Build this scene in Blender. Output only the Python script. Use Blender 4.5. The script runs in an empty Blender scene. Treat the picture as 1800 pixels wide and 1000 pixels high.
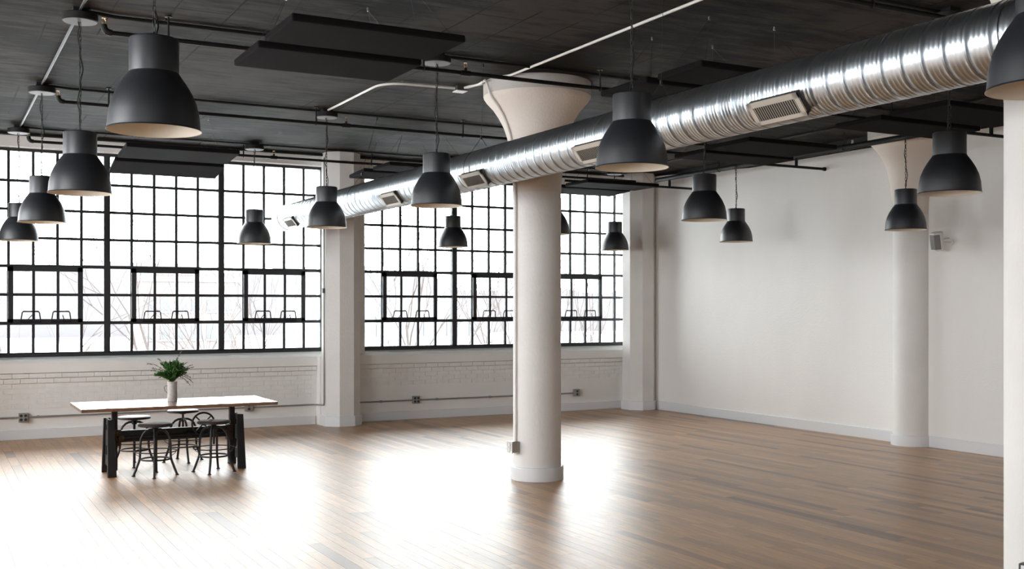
import bpy, math, random
from mathutils import Vector, Matrix
R = random.Random(7)
PI = math.pi
scn = bpy.context.scene
C = scn.collection

# ------------------------------------------------------------------ camera, sky, exposure
YAW = math.radians(28.31)
SA, CA, FPX, EYE = math.sin(YAW), math.cos(YAW), 1908.0, 1.76
cam_d = bpy.data.cameras.new('camera'); cam = bpy.data.objects.new('camera', cam_d); C.objects.link(cam)
cam.location = (0, 0, EYE); cam.rotation_euler = (PI/2, 0, -YAW)
cam_d.sensor_width = 36.0; cam_d.lens = 36.0*FPX/1800.0; cam_d.shift_y = 40.0/1800.0
cam_d.clip_end = 600
scn.camera = cam
w = bpy.data.worlds.new('overcast_sky'); scn.world = w; w.use_nodes = True
bg = w.node_tree.nodes['Background']
bg.inputs[0].default_value = (0.95, 0.975, 1.0, 1); bg.inputs[1].default_value = 16.0
vs = scn.view_settings
vs.view_transform = 'Standard'; vs.look = 'None'; vs.gamma = 1; vs.use_curve_mapping = False; vs.exposure = 0.0
try:
    scn.cycles.max_bounces = 10; scn.cycles.diffuse_bounces = 6; scn.cycles.glossy_bounces = 4
    scn.cycles.transparent_max_bounces = 12; scn.cycles.sample_clamp_indirect = 8.0
    scn.cycles.use_denoising = True; scn.cycles.caustics_reflective = False; scn.cycles.caustics_refractive = False
except Exception: pass

def portal(x, y, z, sx, sz, rz):
    l = bpy.data.lights.new('window_portal', 'AREA'); l.shape = 'RECTANGLE'; l.size = sx; l.size_y = sz
    l.cycles.is_portal = True
    o = bpy.data.objects.new('window_portal', l); C.objects.link(o)
    o.location = (x, y, z); o.rotation_euler = (PI/2, 0, rz)      # -Z axis of the light points into the room
    return o

# ------------------------------------------------------------------ dimensions of the room (metres)
CEIL = 4.055
XE, XW, YN, YS = 11.107, -3.1, 15.79, -4.0
W1 = (0.57, 5.33); W2 = (5.93, 10.985); W3 = (-2.8, -0.5)
ZB, ZT1, ZT2 = 1.10, 3.893, 3.83
WEST = [(-3.0, .6), (4.2, 8.2), (10.4, 14.4)]
SOUTH = []
portal((W1[0]+W1[1])/2, 16.02, (ZB+ZT1)/2, W1[1]-W1[0], ZT1-ZB, PI)
portal((W2[0]+W2[1])/2, 16.02, (ZB+ZT2)/2, W2[1]-W2[0], ZT2-ZB, PI)
portal((W3[0]+W3[1])/2, 16.02, (ZB+ZT1)/2, W3[1]-W3[0], ZT1-ZB, PI)
for a, b in WEST: portal(XW-.2, (a+b)/2, (ZB+ZT1)/2, b-a, ZT1-ZB, -PI/2)
for a, b in SOUTH: portal((a+b)/2, YS-.2, (ZB+ZT1)/2, b-a, ZT1-ZB, 0)

# ------------------------------------------------------------------ materials
def mat(name, col, rough=.6, metal=0, spec=.5, bump=None, var=None, coat=0):
    """bump=(scale, strength, stretch xyz), var=(scale, amount, stretch)"""
    m = bpy.data.materials.new(name); m.use_nodes = True; nt = m.node_tree; n = nt.nodes; L = nt.links
    b = n['Principled BSDF']
    b.inputs['Base Color'].default_value = (*col, 1); b.inputs['Roughness'].default_value = rough
    b.inputs['Metallic'].default_value = metal; b.inputs['Specular IOR Level'].default_value = spec
    if coat: b.inputs['Coat Weight'].default_value = coat; b.inputs['Coat Roughness'].default_value = .15
    g = n.new('ShaderNodeNewGeometry')
    def noise(sc, st, det=4):
        mp = n.new('ShaderNodeMapping'); mp.inputs['Scale'].default_value = st; L.new(g.outputs['Position'], mp.inputs[0])
        t = n.new('ShaderNodeTexNoise'); t.inputs['Scale'].default_value = sc; t.inputs['Detail'].default_value = det
        L.new(mp.outputs[0], t.inputs['Vector']); return t
    if bump:
        t = noise(bump[0], bump[2] if len(bump) > 2 else (1, 1, 1))
        bp = n.new('ShaderNodeBump'); bp.inputs['Strength'].default_value = bump[1]; bp.inputs['Distance'].default_value = .01
        L.new(t.outputs[0], bp.inputs['Height']); L.new(bp.outputs[0], b.inputs['Normal'])
    if var:
        t = noise(var[0], var[2] if len(var) > 2 else (1, 1, 1), 5)
        mx = n.new('ShaderNodeMix'); mx.data_type = 'RGBA'
        mx.inputs[6].default_value = (*[c*(1-var[1]) for c in col], 1); mx.inputs[7].default_value = (*[min(1, c*(1+var[1])) for c in col], 1)
        rp = n.new('ShaderNodeMapRange'); rp.inputs[1].default_value = .3; rp.inputs[2].default_value = .7
        L.new(t.outputs[0], rp.inputs[0]); L.new(rp.outputs[0], mx.inputs[0]); L.new(mx.outputs[2], b.inputs['Base Color'])
    return m

M = {}
M['wall'] = mat('white_wall_paint', (.85, .84, .815), .6, bump=(60, .25), var=(1.3, .03, (1, 1, .35)))
M['brick'] = mat('white_painted_brick', (.84, .83, .81), .55, bump=(70, .5), var=(9, .04))
M['trim'] = mat('white_trim_paint', (.76, .775, .79), .4)
M['plaster'] = mat('white_column_plaster', (.77, .755, .73), .65, bump=(35, .35, (1, 1, .6)), var=(2.5, .03))
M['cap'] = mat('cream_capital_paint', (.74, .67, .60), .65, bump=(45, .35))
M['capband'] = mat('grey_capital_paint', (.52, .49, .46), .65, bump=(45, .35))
M['black'] = mat('black_paint', (.008, .008, .008), .6, spec=.25)
M['pipe'] = mat('black_pipe_paint', (.006, .006, .006), .55, bump=(60, .2), spec=.25)
M['sash'] = mat('dark_window_steel', (.022, .024, .027), .5)
M['galv'] = mat('galvanised_conduit', (.06, .06, .062), .5, .4)
M['wallcond'] = mat('weathered_wall_conduit', (.30, .295, .28), .45, .3)
M['whitecond'] = mat('white_conduit_paint', (.72, .70, .66), .4)
M['box'] = mat('grey_outlet_box', (.30, .29, .27), .45, .4)
M['socket'] = mat('dark_socket', (.02, .02, .02), .5)
M['chrome'] = mat('shiny_steel_box', (.75, .76, .77), .18, 1)
M['brass'] = mat('brass_head', (.45, .28, .12), .3, .9)
M['shade'] = mat('dark_grey_lamp_lacquer', (.0125, .0148, .019), .43, bump=(260, .05), spec=.95)
M['lining'] = mat('cream_lamp_lining', (.72, .66, .55), .55)
M['canopy'] = mat('white_canopy_underside', (.085, .082, .078), .6)
M['felt'] = mat('charcoal_panel_fabric', (.010, .0093, .010), .95, bump=(400, .3), spec=.05)
M['wire'] = mat('dark_wire', (.03, .03, .03), .4, .5)
M['clip'] = mat('bright_clip', (.8, .8, .8), .25, .9)
M['grille'] = mat('cream_grille_paint', (.48, .44, .38), .45)
M['grilledark'] = mat('dark_duct_inside', (.03, .026, .022), .7)
M['iron'] = mat('cast_iron', (.020, .020, .021), .45, .4, bump=(80, .3))
M['rust'] = mat('rusty_iron', (.07, .040, .022), .6, .3, bump=(80, .4))
M['stoolwood'] = mat('dark_stool_wood', (.085, .036, .018), .45, bump=(40, .2, (1, 8, 1)), var=(30, .3, (1, 8, 1)))
M['tablewood'] = mat('satin_walnut_top', (.20, .105, .06), .22, bump=(30, .06, (1, 10, 1)), var=(20, .25, (1, 10, 1)), coat=.6)
M['ceramic'] = mat('speckled_stoneware', (.50, .46, .43), .6, bump=(60, .5), var=(40, .15))
M['leaf'] = mat('green_leaf', (.07, .19, .045), .45, var=(30, .5))
M['leafpale'] = mat('pale_leaf', (.16, .20, .13), .5, var=(30, .4))
M['stem'] = mat('brown_stem', (.08, .06, .035), .7)
M['plastic'] = mat('off_white_plastic', (.78, .78, .76), .4)
M['plasticgrey'] = mat('grey_speaker_grille', (.20, .20, .20), .7)
M['snow'] = mat('snowy_ground', (.82, .82, .83), .9)
M['bark'] = mat('bare_bark', (.050, .038, .034), .9)
M['birch'] = mat('birch_bark', (.12, .115, .12), .9, var=(6, .6, (1, 1, 6)))
M['extbrick'] = mat('pale_red_masonry', (.11, .092, .092), .9)
M['extwhite'] = mat('pale_render', (.12, .12, .125), .9)
M['extglass'] = mat('distant_glass', (.055, .062, .07), .6)
M['hill'] = mat('bluish_tree_line', (.080, .076, .082), 1)

# duct metal
def duct_mat():
    m = mat('spiral_galvanised_steel', (.60, .645, .68), .3, 1)
    nt = m.node_tree; n = nt.nodes; L = nt.links; b = n['Principled BSDF']
    g = n.new('ShaderNodeNewGeometry'); mp = n.new('ShaderNodeMapping'); mp.inputs['Scale'].default_value = (3, 14, 3)
    t = n.new('ShaderNodeTexNoise'); t.inputs['Scale'].default_value = 3; t.inputs['Detail'].default_value = 6
    L.new(g.outputs['Position'], mp.inputs[0]); L.new(mp.outputs[0], t.inputs['Vector'])
    r = n.new('ShaderNodeMapRange'); r.inputs[1].default_value = .3; r.inputs[2].default_value = .7; r.inputs[3].default_value = .29; r.inputs[4].default_value = .33
    L.new(t.outputs[0], r.inputs[0]); L.new(r.outputs[0], b.inputs['Roughness'])
    return m
M['duct'] = duct_mat()

def glass_mat():
    m = bpy.data.materials.new('window_glass'); m.use_nodes = True; n = m.node_tree.nodes; L = m.node_tree.links
    n.remove(n['Principled BSDF'])
    tr = n.new('ShaderNodeBsdfTransparent'); tr.inputs[0].default_value = (.97, .99, .985, 1)
    gl = n.new('ShaderNodeBsdfGlossy'); gl.inputs['Roughness'].default_value = .02
    fr = n.new('ShaderNodeFresnel'); fr.inputs[0].default_value = 1.45
    mx = n.new('ShaderNodeMixShader'); L.new(fr.outputs[0], mx.inputs[0]); L.new(tr.outputs[0], mx.inputs[1]); L.new(gl.outputs[0], mx.inputs[2])
    L.new(mx.outputs[0], n['Material Output'].inputs[0]); return m
M['glass'] = glass_mat()

def ceiling_mat():
    m = bpy.data.materials.new('black_painted_concrete'); m.use_nodes = True; nt = m.node_tree; n = nt.nodes; L = nt.links
    b = n['Principled BSDF']; b.inputs['Roughness'].default_value = .8; b.inputs['Specular IOR Level'].default_value = .12
    g = n.new('ShaderNodeNewGeometry')
    def tex(kind, scale, stretch, **kw):
        mp = n.new('ShaderNodeMapping'); mp.inputs['Scale'].default_value = stretch; L.new(g.outputs['Position'], mp.inputs[0])
        t = n.new(kind); t.inputs['Scale'].default_value = scale; L.new(mp.outputs[0], t.inputs['Vector'])
        for k, v in kw.items():
            t.inputs[k].default_value = v
        return t
    streak = tex('ShaderNodeTexNoise', 2.4, (.8, 4, 1), Detail=8.0, Roughness=.7)
    cloud = tex('ShaderNodeTexNoise', .9, (1, 1, 1), Detail=4.0)
    mp = n.new('ShaderNodeMapping'); mp.inputs['Rotation'].default_value = (0, 0, PI/2); L.new(g.outputs['Position'], mp.inputs[0])
    br = n.new('ShaderNodeTexBrick'); br.inputs['Scale'].default_value = 1.0; br.inputs['Brick Width'].default_value = 1.9
    br.inputs['Row Height'].default_value = .42; br.inputs['Mortar Size'].default_value = .009; br.inputs['Mortar Smooth'].default_value = .3
    L.new(mp.outputs[0], br.inputs['Vector'])
    mask = tex('ShaderNodeTexNoise', .8, (1, 1, 1), Detail=2.0)
    mr = n.new('ShaderNodeMapRange'); mr.inputs[1].default_value = .47; mr.inputs[2].default_value = .56; L.new(mask.outputs[0], mr.inputs[0])
    mm = n.new('ShaderNodeMath'); mm.operation = 'MULTIPLY'; L.new(br.outputs['Fac'], mm.inputs[0]); L.new(mr.outputs[0], mm.inputs[1])
    ramp = n.new('ShaderNodeValToRGB'); ramp.color_ramp.elements[0].position = .40; ramp.color_ramp.elements[1].position = .62
    ramp.color_ramp.elements[0].color = (.0065, .006, .0056, 1); ramp.color_ramp.elements[1].color = (.046, .041, .037, 1)
    ad = n.new('ShaderNodeMath'); ad.operation = 'ADD'; L.new(streak.outputs[0], ad.inputs[0])
    s2 = n.new('ShaderNodeMath'); s2.operation = 'MULTIPLY_ADD'; s2.inputs[1].default_value = 1.0; s2.inputs[2].default_value = -.5
    L.new(cloud.outputs[0], s2.inputs[0]); L.new(s2.outputs[0], ad.inputs[1]); L.new(ad.outputs[0], ramp.inputs[0])
    mx = n.new('ShaderNodeMix'); mx.data_type = 'RGBA'; mx.inputs[7].default_value = (.002, .002, .002, 1)
    L.new(mm.outputs[0], mx.inputs[0]); L.new(ramp.outputs[0], mx.inputs[6]); L.new(mx.outputs[2], b.inputs['Base Color'])
    bp = n.new('ShaderNodeBump'); bp.inputs['Strength'].default_value = .5; bp.inputs['Distance'].default_value = .01
    h2 = n.new('ShaderNodeMath'); h2.operation = 'SUBTRACT'; L.new(ad.outputs[0], h2.inputs[0]); L.new(mm.outputs[0], h2.inputs[1])
    L.new(h2.outputs[0], bp.inputs['Height']); L.new(bp.outputs[0], b.inputs['Normal'])
    return m
M['ceil'] = ceiling_mat()

def floor_mat():
    m = bpy.data.materials.new('oiled_plank_wood'); m.use_nodes = True; nt = m.node_tree; n = nt.nodes; L = nt.links
    b = n['Principled BSDF']; b.inputs['Specular IOR Level'].default_value = .8; b.inputs['Coat Weight'].default_value = .38; b.inputs['Coat Roughness'].default_value = .37
    g = n.new('ShaderNodeNewGeometry'); at = n.new('ShaderNodeAttribute'); at.attribute_name = 'tone'
    sep = n.new('ShaderNodeSeparateColor'); L.new(at.outputs['Color'], sep.inputs[0])
    off = n.new('ShaderNodeCombineXYZ'); k = n.new('ShaderNodeMath'); k.operation = 'MULTIPLY'; k.inputs[1].default_value = 37.0
    L.new(sep.outputs[1], k.inputs[0]); L.new(k.outputs[0], off.inputs[0]); L.new(k.outputs[0], off.inputs[1])
    va = n.new('ShaderNodeVectorMath'); va.operation = 'ADD'; L.new(g.outputs['Position'], va.inputs[0]); L.new(off.outputs[0], va.inputs[1])
    mp = n.new('ShaderNodeMapping'); mp.inputs['Scale'].default_value = (14, 1.1, 1); L.new(va.outputs[0], mp.inputs[0])
    grain = n.new('ShaderNodeTexNoise'); grain.inputs['Scale'].default_value = 3.0; grain.inputs['Detail'].default_value = 7; grain.inputs['Distortion'].default_value = .6
    L.new(mp.outputs[0], grain.inputs['Vector'])
    mp2 = n.new('ShaderNodeMapping'); mp2.inputs['Scale'].default_value = (9, 2.2, 1); L.new(va.outputs[0], mp2.inputs[0])
    knot = n.new('ShaderNodeTexNoise'); knot.inputs['Scale'].default_value = 1.6; knot.inputs['Detail'].default_value = 3; L.new(mp2.outputs[0], knot.inputs['Vector'])
    kr = n.new('ShaderNodeMapRange'); kr.inputs[1].default_value = .70; kr.inputs[2].default_value = .78; L.new(knot.outputs[0], kr.inputs[0])
    r1 = n.new('ShaderNodeValToRGB'); e = r1.color_ramp.elements
    e[0].position = 0; e[0].color = (.19, .088, .034, 1); e[1].position = 1; e[1].color = (.64, .355, .145, 1)
    e.new(.25).color = (.36, .18, .070, 1); e.new(.55).color = (.50, .265, .105, 1); e.new(.8).color = (.56, .29, .115, 1)
    L.new(sep.outputs[0], r1.inputs[0])
    gm = n.new('ShaderNodeMapRange'); gm.inputs[1].default_value = .3; gm.inputs[2].default_value = .7; gm.inputs[3].default_value = .56; gm.inputs[4].default_value = 1.1
    L.new(grain.outputs[0], gm.inputs[0])
    vm = n.new('ShaderNodeVectorMath'); vm.operation = 'SCALE'; L.new(r1.outputs[0], vm.inputs[0]); L.new(gm.outputs[0], vm.inputs['Scale'])
    mx = n.new('ShaderNodeMix'); mx.data_type = 'RGBA'; mx.inputs[7].default_value = (.035, .018, .010, 1)
    L.new(kr.outputs[0], mx.inputs[0]); L.new(vm.outputs[0], mx.inputs[6]); L.new(mx.outputs[2], b.inputs['Base Color'])
    rr = n.new('ShaderNodeMapRange'); rr.inputs[1].default_value = .3; rr.inputs[2].default_value = .7; rr.inputs[3].default_value = .36; rr.inputs[4].default_value = .47
    L.new(grain.outputs[0], rr.inputs[0]); L.new(rr.outputs[0], b.inputs['Roughness'])
    bp = n.new('ShaderNodeBump'); bp.inputs['Strength'].default_value = .12; bp.inputs['Distance'].default_value = .004
    L.new(grain.outputs[0], bp.inputs['Height']); L.new(bp.outputs[0], b.inputs['Normal'])
    return m
M['floor'] = floor_mat()

# ------------------------------------------------------------------ mesh helpers
def V(*a): return Vector(a)
class MB:
    def __init__(s): s.v = []; s.f = []
    def add(s, vs, fs):
        o = len(s.v); s.v += [tuple(p) for p in vs]; s.f += [tuple(i+o for i in f) for f in fs]; return s
    def box(s, x0, x1, y0, y1, z0, z1):
        return s.add([(x0,y0,z0),(x1,y0,z0),(x1,y1,z0),(x0,y1,z0),(x0,y0,z1),(x1,y0,z1),(x1,y1,z1),(x0,y1,z1)],
                     [(0,3,2,1),(4,5,6,7),(0,1,5,4),(1,2,6,5),(2,3,7,6),(3,0,4,7)])
    def prism(s, poly, z0, z1):           # poly in xy
        n = len(poly)
        return s.add([(x,y,z0) for x,y in poly]+[(x,y,z1) for x,y in poly],
                     [tuple(range(n-1,-1,-1)), tuple(range(n,2*n))]+[(i,(i+1)%n,n+(i+1)%n,n+i) for i in range(n)])
    def prism_x(s, poly, x0, x1):         # poly in yz
        n = len(poly)
        return s.add([(x0,y,z) for y,z in poly]+[(x1,y,z) for y,z in poly],
                     [tuple(range(n)), tuple(range(2*n-1,n-1,-1))]+[(i,n+i,n+(i+1)%n,(i+1)%n) for i in range(n)])
    def lathe(s, prof, n=32, c=(0,0,0), cap0=False, cap1=False, a0=0, a1=2*PI):
        full = abs(a1-a0-2*PI) < 1e-6; m = n if full else n+1; vs = []
        for r, z in prof:
            for i in range(m):
                a = a0+(a1-a0)*i/n; vs.append((c[0]+r*math.cos(a), c[1]+r*math.sin(a), c[2]+z))
        fs = []
        for j in range(len(prof)-1):
            for i in range(n):
                k = (i+1) % m if full else i+1
                fs.append((j*m+i, j*m+k, (j+1)*m+k, (j+1)*m+i))
        if cap0: fs.append(tuple(range(m-1,-1,-1)))
        if cap1: fs.append(tuple(range((len(prof)-1)*m, len(prof)*m)))
        return s.add(vs, fs)
    def tube(s, pts, r, n=8, cap=True, rr=None):
        pts = [Vector(p) for p in pts]; vs = []; fs = []; N = len(pts)
        up = None
        for i, p in enumerate(pts):
            t = (pts[min(i+1,N-1)]-pts[max(i-1,0)]).normalized()
            if up is None:
                up = t.orthogonal().normalized()
            else:
                up = (up - t*up.dot(t))
                up = up.normalized() if up.length > 1e-6 else t.orthogonal().normalized()
            sd = t.cross(up); q = rr[i] if rr else r
            for k in range(n):
                a = 2*PI*k/n; vs.append(p+up*(q*math.cos(a))+sd*(q*math.sin(a)))
        for i in range(N-1):
            for k in range(n):
                fs.append((i*n+k, i*n+(k+1)%n, (i+1)*n+(k+1)%n, (i+1)*n+k))
        if cap: fs += [tuple(range(n-1,-1,-1)), tuple(range((N-1)*n, N*n))]
        return s.add(vs, fs)
    def torus(s, c, R0, r, axis='z', n=32, k=8, sx=1, sy=1):
        vs = []; fs = []
        for i in range(n):
            a = 2*PI*i/n
            for j in range(k):
                b = 2*PI*j/k; u = (R0+r*math.cos(b)); x, y, z = u*math.cos(a)*sx, u*math.sin(a)*sy, r*math.sin(b)
                if axis == 'y': x, y, z = x, z, y
                if axis == 'x': x, y, z = z, x, y
                vs.append((c[0]+x, c[1]+y, c[2]+z))
        for i in range(n):
            for j in range(k):
                fs.append((i*k+j, ((i+1)%n)*k+j, ((i+1)%n)*k+(j+1)%k, i*k+(j+1)%k))
        return s.add(vs, fs)
    def mesh(s, name, m, smooth=False):
        me = bpy.data.meshes.new(name); me.from_pydata(s.v, [], s.f); me.update()
        me.materials.append(m)
        if smooth:
            me.polygons.foreach_set('use_smooth', [True]*len(me.polygons))
            if smooth != 'all':
                try: me.set_sharp_from_angle(angle=math.radians(38))
                except Exception: pass
        return me
    def build(s, name, m, parent=None, smooth=False):
        o = bpy.data.objects.new(name, s.mesh(name, m, smooth)); C.objects.link(o)
        if parent is not None: o.parent = parent
        return o
def bezel(o, wd=.004, seg=2):
    b = o.modifiers.new('bevel', 'BEVEL'); b.width = wd; b.segments = seg; b.limit_method = 'ANGLE'; return o
def thing(name, label, cat, loc=(0,0,0), rz=0, group=None):
    o = bpy.data.objects.new(name, None); C.objects.link(o); o.location = loc; o.rotation_euler = (0,0,rz)
    o['label'] = label; o['category'] = cat; o.empty_display_size = .1
    if group: o['group'] = group
    return o
def tag(o, label, cat, group=None, kind=None):
    o['label'] = label; o['category'] = cat
    if group: o['group'] = group
    if kind: o['kind'] = kind
    return o
def struct(o): o['kind'] = 'structure'; return o
def place(me, name, loc, parent, rot=(0,0,0)):
    o = bpy.data.objects.new(name, me); C.objects.link(o); o.parent = parent; o.location = loc; o.rotation_euler = rot; return o
def arc(p0, p1, p2, n=8):                 # quadratic curve
    p0, p1, p2 = Vector(p0), Vector(p1), Vector(p2)
    return [p0*(1-t)**2+p1*2*t*(1-t)+p2*t*t for t in [i/n for i in range(n+1)]]
def px(x, y, z):
    d = x*SA+y*CA; r = x*CA-y*SA
    return 900+FPX*r/max(d, .1), 540+FPX*(EYE-z)/max(d, .1), d

# ------------------------------------------------------------------ shell
slab = struct(MB().box(XW, XE+.4, YS, YN+.4, -.25, -.004).build('floor', mat('dark_floor_joint', (.035, .022, .014), .8)))  # dark brown slab that shows in the gaps between the boards
# floor boards
def plank_verts(x0, x1, y0, y1, dz):
    g = .0007
    return ([(x0+g,y0+g,-.004),(x1-g,y0+g,-.004),(x1-g,y1-g,-.004),(x0+g,y1-g,-.004),
             (x0+g,y0+g,dz),(x1-g,y0+g,dz),(x1-g,y1-g,dz),(x0+g,y1-g,dz)],
            [(4,5,6,7),(0,1,5,4),(1,2,6,5),(2,3,7,6),(3,0,4,7)])
PW = .098
planks = []
x = XW
while x < XE-.01:
    x1 = min(x+PW, XE); y = YS-R.random()*1.2
    while y < YN:
        L_ = R.uniform(.5, 2.3); y1 = min(y+L_, YN)
        if y1-y > .05: planks.append((x, x1, max(y, YS), y1))
        y += L_
    x = x1
def view_score(p):
    cx = (p[0]+p[1])/2; best = 0; tot = 0
    for k in range(9):
        yy = p[2]+(p[3]-p[2])*k/8
        u, v, d = px(cx, yy, 0)
        if d > .5 and -20 < u < 1775 and v < 1010: tot += 1/d**3
    return tot*(p[3]-p[2])
sc_ = sorted(planks, key=view_score, reverse=True)
near, rest = sc_[:298], sc_[298:]
def tone_attr(me, cols):
    a = me.color_attributes.new('tone', 'FLOAT_COLOR', 'POINT')
    flat = []
    for c in cols: flat += [c[0], c[1], 0, 1]*8
    a.data.foreach_set('color', flat)
def rt():
    r = R.random()
    t = R.gauss(.5, .2) if r > .1 else (R.uniform(0, .2) if r > .04 else R.uniform(.85, 1))
    return (min(1, max(0, t)), R.random())
for p in near:
    v, f = plank_verts(*p, R.uniform(-.0004, 0)); me = MB().add(v, f).mesh('plank', M['floor']); tone_attr(me, [rt()])
    place(me, 'plank', (0,0,0), slab)
mb = MB(); cols = []
for p in rest:
    v, f = plank_verts(*p, R.uniform(-.0004, 0)); mb.add(v, f); cols.append(rt())
me = mb.mesh('far_planks', M['floor']); tone_attr(me, cols)
o = place(me, 'far_planks', (0,0,0), slab); o['kind'] = 'stuff'

struct(MB().box(XW-.4, XE+.6, YS-.4, YN+.6, CEIL, CEIL+.35).build('ceiling', M['ceil']))

# north (window) wall
wn = MB()
wn.box(XW-.4, XE+.5, YN, YN+.5, -.25, .885)
wn.prism_x([(YN-.058,.885),(YN+.5,.885),(YN+.5,1.10),(YN+.165,1.10),(YN+.01,1.055),(YN-.054,1.02)], XW, XE+.1)
wn.box(XW-.4, XE+.5, YN, YN+.5, ZT1, CEIL)
wn.box(W2[0], W2[1], YN+.002, YN+.5, ZT2, ZT1)
for a, b in ((XW-.4, W3[0]), (W3[1], W1[0]), (W1[1], W2[0]), (W2[1], XE+.5)): wn.box(a, b, YN, YN+.5, 1.0, ZT1)
# infill piers behind the octagonal columns, below the sill
for a, b in ((5.16, 5.78), (10.72, XE)): wn.box(a, b, YN-.16, YN, 0, 1.02)
north = struct(wn.build('wall_north', M['wall']))
# bricks, proud of the wall: two corbelled courses and the field below
bricks = []
def course(z, y0, xa, xb, off):
    L_ = .2045; x = xa-off*L_
    while x < xb-.02:
        a, b = max(x, xa), min(x+L_, xb)
        if b-a > .03:
            bricks.append((a+.0008, b-.0008, z, y0))
        x += L_
for i, (z, y0) in enumerate([(.815, YN-.044), (.747, YN-.030), (.678, YN-.008), (.610, YN-.008), (.542, YN-.008), (.474, YN-.008), (.406, YN-.008)]):
    course(z, y0, .80, 5.155, (i % 2)*.5+.1)
for i, (z, y0) in enumerate([(.815, YN-.044), (.747, YN-.030), (.678, YN-.008), (.610, YN-.008), (.542, YN-.008)]):
    course(z, y0, 5.785, 10.715, (i % 2)*.5+.35)
for a, b, z, y0 in bricks[:300]:
    j = R.uniform(-.0015, .002); e = .003
    q = MB(); zt = z+.0640 if y0 < YN-.02 else z+.0650
    yb = YN+.01; y = y0+j
    q.add([(a,yb,z),(b,yb,z),(b,yb,zt),(a,yb,zt),(a+.0014,y,z+e),(b-.0014,y,z+e),(b-.0014,y,zt-e),(a+.0014,y,zt-e)],
          [(4,5,6,7),(0,1,5,4),(1,2,6,5),(2,3,7,6),(3,0,4,7)])
    q.build('brick', M['brick'], north)

# east wall
struct(MB().box(XE, XE+.4, YS-.4, YN+.5, -.25, CEIL).build('wall_east', M['wall']))
# black band along the top of the east wall (slightly tapered at the corner)
struct(MB().add([(XE-.02,YS,CEIL),(XE-.02,15.4,CEIL),(XE-.02,15.4,4.03),(XE-.02,12.9,3.895),(XE-.02,YS,3.885),
                 (XE+.01,YS,CEIL),(XE+.01,15.4,CEIL),(XE+.01,15.4,4.03),(XE+.01,12.9,3.895),(XE+.01,YS,3.885)],
                [(0,1,2,3,4),(9,8,7,6,5),(3,2,7,8),(4,3,8,9),(2,1,6,7),(0,4,9,5)]).build('trim_1', M['black']))
# west and south walls (beyond the picture), with windows that light the room
ww = MB(); ww.box(XW-.4, XW, YS-.4, YN+.4, -.25, ZB); ww.box(XW-.4, XW, YS-.4, YN+.4, ZT1, CEIL)
e_ = YS-.4
for a, b in WEST+[(YN+.4, None)]:
    ww.box(XW-.4, XW, e_, a, ZB, ZT1); e_ = b
struct(ww.build('wall_west', M['wall']))
ws = MB(); ws.box(XW-.4, XE+.4, YS-.4, YS, -.25, ZB); ws.box(XW-.4, XE+.4, YS-.4, YS, ZT1, CEIL)
e_ = XW-.4
for a, b in SOUTH+[(XE+.4, None)]:
    ws.box(e_, a, YS-.4, YS, ZB, ZT1); e_ = b
struct(ws.build('wall_south', M['wall']))

# baseboards
def bb(name, m): return struct(bezel(m.build(name, M['trim']), .006))
bb('baseboard_north', MB().box(XW, 5.14, YN-.025, YN+.01, 0, .135))
bb('baseboard_north', MB().box(5.76, 10.70, YN-.025, YN+.01, 0, .135))
bb('baseboard_east', MB().box(XE-.022, XE+.01, 10.07, 15.4, 0, .145))
bb('baseboard_east', MB().box(XE-.022, XE+.01, YS, 9.53, 0, .145))

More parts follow.
